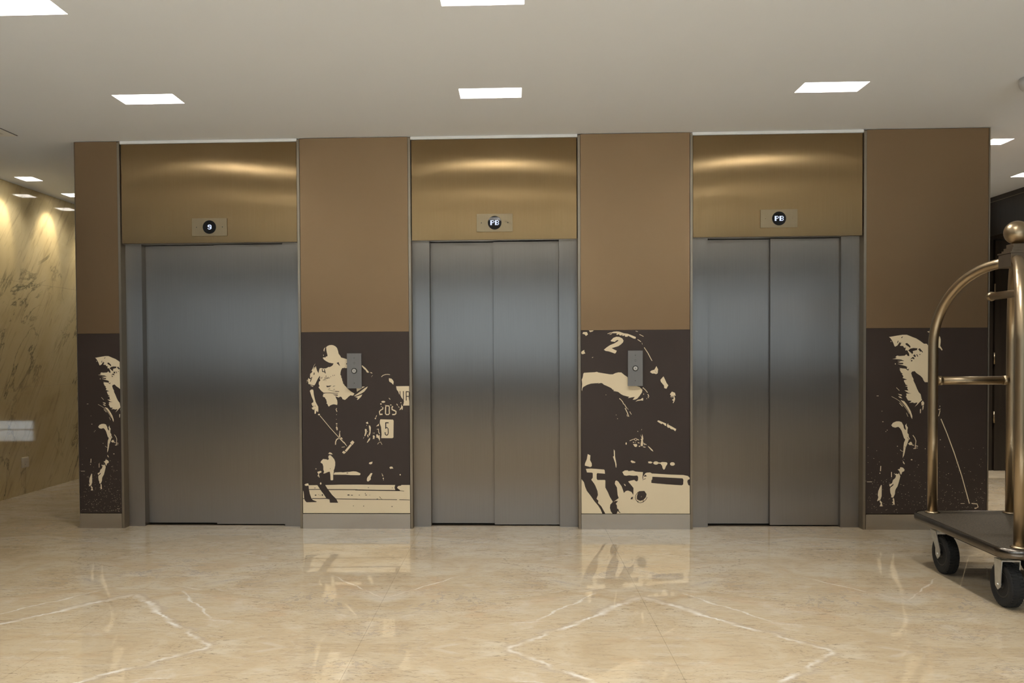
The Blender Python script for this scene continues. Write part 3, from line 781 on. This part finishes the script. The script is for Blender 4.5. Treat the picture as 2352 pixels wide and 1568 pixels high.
 'M4': '''1 282,111 303,109 384,95 448,85 504,85 572,114 620,133 669,165 715,201 750,202 769,228 798,134 840,94 889,91 916,117 923,146 922,186 917,231 945,277 939,292 918,263 890,248 869,294 855,454 846,625 820,697 729,696 712,671 701,642 674,613 625,579 603,553 571,559 558,579 572,624 588,653 588,676 610,722 632,779 654,825 679,853 690,912 698,923 663,957 637,986 605,1014 637,969 636,957 599,966 582,957 534,962 555,951 566,937 523,931 509,908 503,894 495,877 506,865 498,842 565,842 527,834 505,820 476,801 527,803 511,778 516,756 484,749 519,738 492,727 470,681 470,670 510,661 453,641 464,618 442,592 458,590 431,567 423,544 412,532 430,529 411,512 452,518 490,521 517,544 525,544 533,521 511,501 489,487 435,472 387,462 457,464 462,447 435,444 387,449 430,432 384,421 430,423 475,421 435,404 381,398 324,396 359,389 381,378 362,372 383,352 413,358 477,354 499,335 515,358 537,358 531,327 509,284 485,286 492,238 482,255 463,244 460,229 417,226 443,178 427,195 419,175 385,223 358,237 350,229 336,189 317,152 301,129
2 432,123 440,112 459,104 448,118 440,128
2 384,192 390,163 401,160 392,192
2 484,198 505,190 532,213 549,235 544,255 530,241 492,215
2 520,287 546,264 584,256 635,259 630,282 576,296 582,316 571,333 547,310
2 643,270 665,260 703,305 698,317 684,299 671,305
2 582,350 601,336 617,362 604,376
2 620,339 631,336 644,365 636,370
2 542,404 574,373 585,370 602,396 591,401 575,390
2 551,418 569,407 575,421 564,430
2 673,339 671,343 666,345 660,343 658,339 660,335 665,333 671,335
1 312,170 311,175 308,177 305,177 302,174 301,170 302,165 305,162 308,162 311,165
1 369,459 368,464 365,466 361,466 357,464 356,459 357,454 360,451 364,451 368,454
1 374,766 412,806 416,802 378,762
1 754,45 783,39 784,65
3 530,516 528,524 521,529 513,529 506,524 503,515 506,507 512,502 521,502 527,507
1 395,845 441,854 447,871 420,865
1 398,876 430,882 450,905 420,897
1 316,881 376,913 378,909 318,877
1 376,913 419,944 422,941 378,909
1 419,944 473,1004 476,1001 422,941
1 473,1004 506,1050 509,1047 476,1001
1 506,1050 539,1107 542,1104 509,1047
1 428,925 474,940 502,974 534,1026 557,1071 576,1134 573,1171 560,1146 546,1100 518,1048 486,997
1 412,965 453,1011 459,1005 418,960
1 500,1092 520,1141 525,1139 505,1090
1 685,957 706,935 723,963 718,992 691,997
1 702,1003 718,998 713,1038 702,1060
1 670,1049 686,1037 681,1095 671,1097
1 315,1251 336,1219 374,1202 412,1200 444,1211 466,1254 472,1288 489,1311 499,1306 488,1254 507,1228 504,1254 523,1283 516,1311 516,1351 532,1369 533,1397 549,1431 533,1437 530,1449 512,1500 496,1540 486,1597 475,1643 457,1676 462,1626 467,1586 469,1523 474,1477 490,1437 473,1414 459,1368 445,1323 423,1288 402,1271 364,1282 331,1271
2 479,1531 493,1536 494,1532 481,1526
2 514,1407 531,1433 535,1430 519,1404
1 424,1571 447,1588 449,1583 428,1566
1 447,1588 466,1591 467,1586 449,1583
1 525,1489 560,1463 577,1483 577,1503 545,1509
1 571,1510 598,1516 600,1507 572,1501
1 580,1383 605,1417 612,1412 587,1377
1 605,1417 618,1455 627,1454 612,1412
1 618,1455 613,1500 622,1501 627,1454
1 613,1500 608,1551 617,1552 622,1501
1 591,1557 621,1557 621,1549 591,1549
1 617,1522 647,1528 649,1518 619,1512
1 621,1546 645,1548 645,1542 621,1540
1 219,1205 215,1210 206,1210 202,1205 206,1200 215,1200
1 269,1314 267,1318 261,1318 259,1313 261,1309 267,1309
1 253,1332 250,1336 245,1336 243,1332 245,1328 250,1328
1 399,1523 396,1528 390,1528 387,1523 390,1517 396,1517
1 746,1556 743,1560 736,1560 732,1556 736,1552 743,1552
1 933,1440 930,1445 922,1445 918,1440 922,1434 929,1434
1 202,1069 200,1072 196,1072 194,1068 196,1065 200,1065
1 160,871 152,874 136,874 128,871 136,868 152,868
1 896,938 893,948 887,948 884,938 887,928 893,928
1 923,1007 921,1014 915,1014 912,1007 915,1000 920,1000
1 887,1049 914,1058 912,1047 890,1039
1 914,1058 927,1041 920,1035 912,1047
1 917,1060 899,1134 907,1137 925,1062
1 460,1717 470,1719 486,1752 476,1754 463,1735
1 397,1824 428,1813 425,1800 438,1793 463,1800 483,1824 479,1845 454,1856 444,1888 434,1888 418,1843
1 359,1864 367,1885 380,1877 403,1883 413,1869 431,1912 414,1982 397,2041 374,2078 367,2100 364,2143 344,2186 319,2186 321,2159 308,2127 303,2078 308,2057 343,2030 348,2006 302,2046 292,2019 328,2001 340,1960 368,1934 378,1901 362,1888
1 342,2191 355,2202 363,2282 348,2277 330,2287 345,2261 327,2247 345,2237 337,2212
1 193,2022 200,2030 199,2169 184,2215 146,2234 143,2228 158,2185 150,2153 158,2100 178,2051
1 174,2223 184,2226 207,2255 202,2266 213,2301 174,2301 190,2266 177,2250
1 182,1777 178,1844 188,1845 192,1778
1 182,1872 181,1876 178,1879 175,1879 172,1876 171,1872 172,1867 174,1864 178,1864 181,1867
1 316,1856 316,1923 326,1923 326,1856
1 14,1986 80,1986 80,1980 14,1980
1 4,1973 3,1976 0,1978 0,1976 0,1973 0,1970 0,1968 3,1970
1 581,1697 579,1702 574,1704 567,1704 561,1701 559,1697 561,1693 567,1690 573,1690 579,1693
1 927,1172 1004,1364 1014,1360 937,1168
1 1004,1364 1091,1605 1102,1602 1014,1360
1 1091,1605 1189,1909 1199,1906 1102,1602
1 1189,1909 1285,2267 1296,2264 1199,1906
1 1317,2268 1383,2274 1388,2264 1318,2257
1 1383,2274 1394,2307 1405,2311 1388,2264
1 1394,2307 1367,2320 1372,2330 1405,2311
1 1182,2267 1231,2267 1231,2261 1182,2261
1 1379,2325 1377,2330 1370,2333 1361,2333 1355,2330 1352,2325 1354,2320 1361,2316 1370,2316 1376,2320''',
}

def speckles(seed, n, wide):
    rnd = random.Random(seed); out = []
    while len(out) < n:
        v = 1 - abs(rnd.gauss(0, .15)); u = rnd.random()
        if v < .62 or v > .995: continue
        if rnd.random() > (.55 + .45*u): continue
        r = rnd.uniform(.0008, .0021) * (1.3 if rnd.random() < .12 else 1)
        out.append((u, v, r*rnd.uniform(.9, 1.9), r*.75))
    return out
def clip_right(pts, lim):
    o = []
    for i, p in enumerate(pts):
        q = pts[(i+1) % len(pts)]
        if p[0] <= lim: o.append(p)
        if (p[0] <= lim) != (q[0] <= lim):
            t = (lim-p[0])/(q[0]-p[0]); o.append((lim, p[1]+(q[1]-p[1])*t))
    return o
def mural(k, key, label, remap=None, specks=0):
    a, b = PIL[k]
    l = a + (TR if k > 0 else .0042); r = b - (TR if k < 3 else .0092)
    l += .0015; r -= .0015
    e = tag(empty('wall_mural', ((l+r)/2, .0, ZM0)), label, 'mural')
    W, H = r-l, ZM1-ZM0
    box('backing_panel', 'dark', -W/2, W/2, 0, .019, 0, H, e)
    ms = {1: MB(), 2: MB(), 3: MB()}
    def poly(layer, pts):
        if remap: pts = clip_right([remap(u, v) for u, v in pts], 1.0)
        if len(pts) < 3: return
        mb = ms[layer]; y = -.0005*layer
        pts = [(min(max(u, 0), 1), min(max(v, 0), 1)) for u, v in pts]
        if sum(p[0]*q[1]-q[0]*p[1] for p, q in zip(pts, pts[1:]+pts[:1])) < 0: pts = pts[::-1]
        r = delaunay_2d_cdt([Vector(p) for p in pts], [], [list(range(len(pts)))], 1, 1e-6)
        vs = [mb.bm.verts.new((-W/2+p[0]*W, y, H-p[1]*H)) for p in r[0]]
        for t in r[2]:
            try: mb.bm.faces.new([vs[i] for i in t])
            except ValueError: pass
    for line in PRINT[key].strip().split('\n'):
        t = line.split(); poly(int(t[0]), [(float(q.split(',')[0])/1500, float(q.split(',')[1])/2400) for q in t[1:]])
    for u, v, rx, rz in speckles(k*7+3, specks, W):
        x, z = -W/2+u*(W-.01)+.005, H-v*H
        ms[1].face([(x-rx, -.0005, z), (x, -.0005, z-rz), (x+rx, -.0005, z), (x, -.0005, z+rz)])
    for f in ms.values():
        f.bm.normal_update()
        for fc in f.bm.faces:
            if fc.normal.y > 0: fc.normal_flip()
    ms[1].build('cream_print', 'cream', e, normals=False)['kind'] = 'stuff'
    if len(ms[2].bm.faces): ms[2].build('dark_print', 'dark', e, normals=False)['kind'] = 'stuff'
    if len(ms[3].bm.faces): ms[3].build('cream_detail', 'cream', e, normals=False)['kind'] = 'stuff'
    return e
mural(0, 'M4', 'narrow dark brown mural of a capped player leaning over, left of the first lift',
      remap=lambda u, v: (((u*283)*.785+.8)/103.0, v*.8116+.0955), specks=230)
mural(1, 'M2', 'mural of polo players with numbers 205 and 5, between left and middle lifts')
mural(2, 'M3', 'brown and cream mural of a rider with a large 2, between middle and right lifts')
mural(3, 'M4', 'wide dark brown mural of a capped player, behind the luggage cart', specks=330)

# ------------------------------------------------------------ floor indicators above the lifts
FONT = {'P': '11110 11001 11001 11110 11000 11000 11000', 'B': '11110 11001 11001 11110 11001 11001 11110',
        '9': '01110 11011 11001 01111 00011 10011 01110'}
def indicator(x, z, text, label, hollow):
    y = .0075
    e = tag(empty('floor_indicator', (x, y, z)), label, 'indicator', 'floor indicators above the lifts')
    box('plate', 'indicator', -.125, .125, -.004, .001, -.062, .062, e, .0006)
    MB().lathe([(.0475, -.0045), (.0475, -.0062), (.046, -.0075)], 'Y', 40).build('display', 'glassblack', e)
    cw, ch = .0056, .0048
    n = len(text); tot = n*5*cw + (n-1)*.0045
    x0 = -tot/2 + (.002 if n == 1 else 0)
    for c in text:
        mb = MB()
        for j, row in enumerate(FONT[c].split()):
            for i, bit in enumerate(row):
                if bit == '1':
                    px, pz = x0+i*cw, (3.5-j)*ch
                    mb.box(px, px+cw*.97, -.0082, -.0076, pz-ch*.96, pz)
        mb.build('led_character', 'led', e); x0 += 5*cw+.0045
    for s in (-1, 1):
        MB().lathe([(.0034, -.0040), (.0034, -.0052), (.002, -.0056)], 'Y', 12, (s*.092, 0, 0)).build('screw', 'black' if hollow else 'header', e)
    return e
indicator(-2.133, 2.128, '9', 'floor indicator showing 9 in a round black display, above the left lift', True)
indicator(-.124, 2.135, 'PB', 'floor indicator showing PB, with two dark screws, above the middle lift', True)
indicator(1.828, 2.141, 'PB', 'floor indicator showing PB, with pale screws, above the right lift', False)

# ------------------------------------------------------------ call buttons
def call_plate(x, z, label):
    e = tag(empty('call_button_plate', (x, -.002, z)), label, 'call button', 'lift call plates on the murals')
    box('plate', 'plate', -.051, .051, -.014, .0, -.1225, .1225, e, .001)
    MB().lathe([(.0195, -.0142), (.0195, -.0172), (.0180, -.0182)], 'Y', 32).build('button_ring', 'black', e)
    b = MB().lathe([(.0145, -.0182), (.0145, -.0200), (.0130, -.0212)], 'Y', 32).build('button', 'button', e)
    a = MB(); a.prism([(-.0045, -.001), (.0045, -.001), (0, .006)], -.0218, -.0212); a.prism([(-.005, -.004), (.005, -.004), (.005, -.0025), (-.005, -.0025)], -.0218, -.0212)
    a.build('button_arrow', 'plateengrave', b)
    d = MB(); d.prism([(-.009, .0555), (0, .0630), (.009, .0555), (.0065, .0555), (0, .0595), (-.0065, .0555)], -.0146, -.0140)
    d.prism([(-.009, .0525), (-.0065, .0525), (0, .0485), (.0065, .0525), (.009, .0525), (0, .0450)], -.0146, -.0140)
    d.build('arrow_symbol', 'plateengrave', e)
    for s in (.090, -.086):
        MB().lathe([(.0035, -.0138), (.0035, -.0150), (.002, -.0154)], 'Y', 12, (0, 0, s)).build('screw', 'plateengrave', e)
    return e
call_plate(-1.1125, 1.111, 'grey lift call plate on the polo mural with the number 205')
call_plate(.8435, 1.1185, 'grey lift call plate on the mural with the large 2')

# ------------------------------------------------------------ recessed ceiling lights
def fixture(x, y, hw, hd, label, group, lamp='lamp', spot=None):
    e = tag(empty('recessed_light', (x, y, CEIL)), label, 'ceiling light', group)
    dep = .15
    h = MB()
    for (a, b) in (((-hw, -hd), (hw, -hd)), ((hw, -hd), (hw, hd)), ((hw, hd), (-hw, hd)), ((-hw, hd), (-hw, -hd))):
        h.face([(*a, 0), (*b, 0), (*b, dep), (*a, dep)])
    h.face([(-hw, -hd, dep), (hw, -hd, dep), (hw, hd, dep), (-hw, hd, dep)])
    h.build('housing', 'white', e, normals=False)
    q = MB(); x_, y_, z_ = hw-.004, hd-.004, dep-.006
    q.face([(-x_, -y_, z_), (-x_, y_, z_), (x_, y_, z_), (x_, -y_, z_)])
    q.build('diffuser', lamp, e, normals=False).data.materials[0].cycles.emission_sampling = 'FRONT'
    l = bpy.data.lights.new('beam_bulb', 'SPOT'); l.energy = BEAM if not spot else SMALL if x < 0 else SMALL*9.5; l.color = LAMP_COL
    l.spot_size = R(120); l.spot_blend = 1.0; l.shadow_soft_size = .04
    o = bpy.data.objects.new('beam_bulb', l); COL.objects.link(o); o.parent = e; o.location = (0, 0, dep-.07)
    if spot:
        l = bpy.data.lights.new('spot_bulb', 'SPOT'); l.energy = spot[3]; l.color = (1, .84, .56)
        l.spot_size = R(spot[4]); l.spot_blend = .5; l.shadow_soft_size = .015
        o = bpy.data.objects.new('spot_bulb', l); COL.objects.link(o); o.parent = e
        o.location = (0, 0, .012)
        o.rotation_euler = Vector(spot[:3]).to_track_quat('-Z', 'Y').to_euler()
    return e
cols = ('left', 'middle', 'right'); rows = ('nearest the lifts', 'second from the lifts', 'third from the lifts', 'fourth from the lifts', 'fifth from the lifts', 'sixth from the lifts')
for j, y in enumerate(BIGY):
    for i, x in enumerate(BIGX):
        if j == 0: lab = 'whole bright rectangular ceiling light before the %s lift' % cols[i]
        elif j == 1 and i < 2: lab = 'rectangular ceiling light cut by the top of the photo, %s column' % cols[i]
        else: lab = 'rectangular recessed ceiling light out of the photo, %s column, row %s' % (cols[i], rows[j])
        fixture(x, y, BW, BD, lab, 'rectangular recessed lobby lights')
slab_ = ['small square ceiling light near the left marble wall, the nearer one', 'small square ceiling light near the left marble wall, half hidden by the brown panel',
         'small square ceiling light near the left marble wall, hidden behind the lift wall',
         'small square ceiling light just right of the right brown panel top', 'small square ceiling light before the dark wall, at the right photo edge']
for i, (x, y) in enumerate(small):
    sp = (-.52, -.16, -1, SPOT, 54) if i < 3 else (0, 0, -1, SPOT, 80)
    fixture(x, y, SW, .085, slab_[i], 'small square ceiling lights', spot=sp)

# ------------------------------------------------------------ ceiling vent, camera dome, wall socket
v = tag(empty('ceiling_vent', (-3.70, -.50, CEIL)), 'pale square ceiling vent at the left edge of the photo', 'vent')
f = MB()
for a in ((-.305, .305, -.31, -.255), (-.305, .305, .255, .31), (-.305, -.25, -.255, .255), (.25, .305, -.255, .255)): f.box(*a, -.006, -.001)
f.build('frame', 'white', v)
box('rim_gap', 'black', -.311, .311, -.316, .316, -.0022, -.0004, v)
box('backing', 'black', -.25, .25, -.255, .255, -.0032, -.0023, v)
for k in range(9):
    yy = -.235+k*.0575
    MB().slab([(-.25, yy), (.25, yy), (.25, yy+.036), (-.25, yy+.036)], -.0052, -.0036).build('slat', 'grille', v)
s = tag(empty('security_camera', (2.93, -1.055, CEIL)), 'grey white dome security camera on the ceiling, right edge', 'camera')
MB().lathe([(.100, 0), (.100, -.030), (.094, -.045), (.082, -.062), (.070, -.068)], 'Z', 40).build('shell', 'domewhite', s)
prof = [(.062*math.cos(R(t)), -.066-.044*math.sin(R(t))) for t in range(0, 90, 10)] + [(.0005, -.110)]
MB().lathe(prof, 'Z', 36).build('dome', 'domedark', s)
box('label_slot', 'black', -.075, -.035, -.1005, -.092, -.033, -.029, s)
k = tag(empty('wall_socket', (XL+.001, 1.472, .284)), 'ivory wall socket low on the left marble wall', 'socket')
box('face_plate', 'socket', 0, .010, -.052, .052, -.045, .045, k, .002)
for dz in (-.018, .018): box('socket_module', 'socket', .0101, .0135, -.030, .030, dz-.014, dz+.014, k, .001)
box('earth_slot', 'black', .0136, .0140, -.016, -.010, -.02, -.012, k)

# ------------------------------------------------------------ luggage cart
cart = tag(empty('luggage_cart', (2.598, -1.425, 0), R(-1.8)), 'brass birdcage luggage cart with brown carpet deck and black wheels', 'luggage cart')
PX, PY, DZ = .215, .445, .300
def rounded(hx, hy, r, n=8):
    o = []
    for sx, sy, a0 in ((1, 1, 0), (-1, 1, 90), (-1, -1, 180), (1, -1, 270)):
        for q in range(n+1):
            a = R(a0+90*q/n); o.append((sx*(hx-r)+r*math.cos(a), sy*(hy-r)+r*math.sin(a)))
    return o
HX, HY, CR = .318, .505, .085
MB().slab(rounded(HX-.016, HY-.016, CR-.016), DZ-.042, DZ-.010).build('deck', 'hub', cart)
MB().slab(rounded(HX-.013, HY-.013, CR-.013), DZ-.0098, DZ-.001).build('carpet', 'carpet', cart)
b = MB(); prof = [(-.014, .000), (-.006, .003), (0, -.006), (.002, -.022), (0, -.038), (-.006, -.047), (-.014, -.045)]
rings = [[b.bm.verts.new((x, y, DZ+dz)) for x, y in rounded(HX+dr, HY+dr, CR+dr)] for dr, dz in prof]
n_ = len(rings[0])
for p, q in zip(rings, rings[1:]+rings[:1]):
    for i in range(n_): b.bm.faces.new((p[i], p[(i+1) % n_], q[(i+1) % n_], q[i])).smooth = True
b.build('bumper_rim', 'bronze', cart)
ZA, ZT = 1.25, 1.683
for sx in (-1, 1):
    for sy in (-1, 1):
        path = [(sx*PX, sy*PY, DZ-.002), (sx*PX, sy*PY, .8), (sx*PX, sy*PY, ZA)]
        for q in range(1, 19):
            a = R(90*q/18); c = math.cos(a); path.append((sx*PX*(1-(1-c)*.88), sy*PY*(1-(1-c)*.88), ZA+(ZT-ZA)*math.sin(a)))
        MB().tube(path, .0262, 24).build('post', 'brass', cart)
        MB().lathe([(.040, DZ-.001), (.040, DZ+.004), (.032, DZ+.008), (.029, DZ+.010)], 'Z', 28, (sx*PX, sy*PY, 0)).build('post_flange', 'brass', cart)
box('crown_block', 'satin', -.060, .060, -.060, .060, 1.652, 1.722, cart, .002)
cr = MB()
for hw, z0, z1 in ((.064, 1.722, 1.729), (.050, 1.729, 1.740), (.043, 1.740, 1.752), (.034, 1.752, 1.772)): cr.box(-hw, hw, -hw, hw, z0, z1, .0015)
cr.build('crown_cap', 'satin', cart)
ball = [(.020, 1.770)] + [(.0605*math.sin(R(t)), 1.832-.0605*math.cos(R(t))) for t in range(20, 180, 8)] + [(.0005, 1.8925)]
MB().lathe(ball, 'Z', 40).build('finial_ball', 'brass', cart)
rail = MB().tube([(0, -.235, 1.520), (0, .235, 1.520)], .0205, 20).build('garment_rail', 'brass', cart)
for sy in (-1, 1):
    kn = [(.0005, -.026)] + [(.026*math.sin(R(t)), -.026*math.cos(R(t))) for t in range(15, 180, 15)] + [(.0005, .026)]
    MB().lathe(kn, 'Y', 24, (0, sy*.245, 1.520)).build('rail_knob', 'brass', rail)
MB().tube([(0, 0, 1.53), (0, 0, 1.655)], .012, 16).build('rail_hanger', 'brass', rail)
bar = MB().tube([(-PX+.02, PY, 1.056), (PX-.02, PY, 1.056)], .0235, 24).build('push_bar', 'brass', cart)
for sx in (-1, 1):
    MB().tube([(sx*(PX-.048), PY, 1.056), (sx*(PX-.022), PY, 1.056)], .0265, 24).build('bar_collar', 'brass', bar)

def caster(mx, my, trail):
    """fork under the deck, pneumatic tyre rolling along the cart's length"""
    wx, wy, wz, wr = mx, my+trail, .107, .107
    fk = MB()
    fk.box(mx-.055, mx+.055, my-.05, my+.05, .247, .2565)
    fk.lathe([(.030, .228), (.034, .247)], 'Z', 20, (mx, my, 0))
    fk.box(mx-.040, mx+.040, my-.032, my+.032, .222, .229)
    fork = fk.build('caster_fork', 'zinc', cart)
    for s in (-1, 1):
        a = MB()
        x0, x1 = sorted((mx+s*.0395, mx+s*.0435))
        pts = [(my-.034, .228), (my+.034, .228), (wy+.026, wz+.03), (wy+.023, wz-.008), (wy, wz-.026), (wy-.023, wz-.008), (wy-.026, wz+.03)]
        va = [a.bm.verts.new((x0, y, z)) for y, z in pts]; vb = [a.bm.verts.new((x1, y, z)) for y, z in pts]
        a.bm.faces.new(va); a.bm.faces.new(vb[::-1])
        for i in range(len(pts)): a.bm.faces.new((va[i], va[(i+1) % len(pts)], vb[(i+1) % len(pts)], vb[i]))
        a.build('fork_arm', 'zinc', fork)
    MB().tube([(wx-.049, wy, wz), (wx+.049, wy, wz)], .0085, 6).build('axle_bolt', 'zinc', fork)
    t = MB()
    pr = [(.062, -.024), (.074, -.030), (.090, -.0325), (.101, -.027), (.1035, -.018), (.1045, -.008), (.1045, .008), (.1035, .018), (.101, .027), (.090, .0325), (.074, .030), (.062, .024)]
    t.lathe(pr, 'X', 48, (wx, wy, wz))
    for k in range(40):
        for s, off in ((-1, 0), (1, .5)):
            a = 2*math.pi*(k+off)/40
            for r0, xa_, xb_ in ((.1015, .0025, .026),):
                m4 = Matrix.Translation((wx, wy, wz)) @ Matrix.Rotation(a, 4, 'X')
                x0, x1 = sorted((s*xa_, s*xb_))
                vs = [t.bm.verts.new(m4 @ Vector((x, y, z))) for z, hh, xx in ((r0-.004, .0052, 0), (.1067, .0038, .002)) for x, y in ((x0+xx, -hh), (x1-xx, -hh), (x1-xx, hh), (x0+xx, hh))]
                for q in ((4, 5, 6, 7), (0, 1, 5, 4), (1, 2, 6, 5), (2, 3, 7, 6), (3, 0, 4, 7)): t.bm.faces.new([vs[i] for i in q])
    t.build('tyre', 'rubber', fork)
    h = MB(); h.lathe([(.0005, -.030), (.018, -.030), (.020, -.018), (.050, -.012), (.056, -.024), (.064, -.026), (.064, .026), (.056, .024), (.050, .012), (.020, .018), (.018, .030), (.0005, .030)], 'X', 32, (wx, wy, wz))
    h.build('wheel_hub', 'hub', fork)
    for k in range(3):
        a = R(30+120*k)
        MB().lathe([(.005, -.0165), (.005, -.0125)], 'X', 8, (wx, wy+.033*math.cos(a), wz+.033*math.sin(a))).build('hub_bolt', 'zinc', fork)
for sx in (-1, 1):
    caster(sx*.232, .300, -.055)
    caster(sx*.232, -.372, 0)
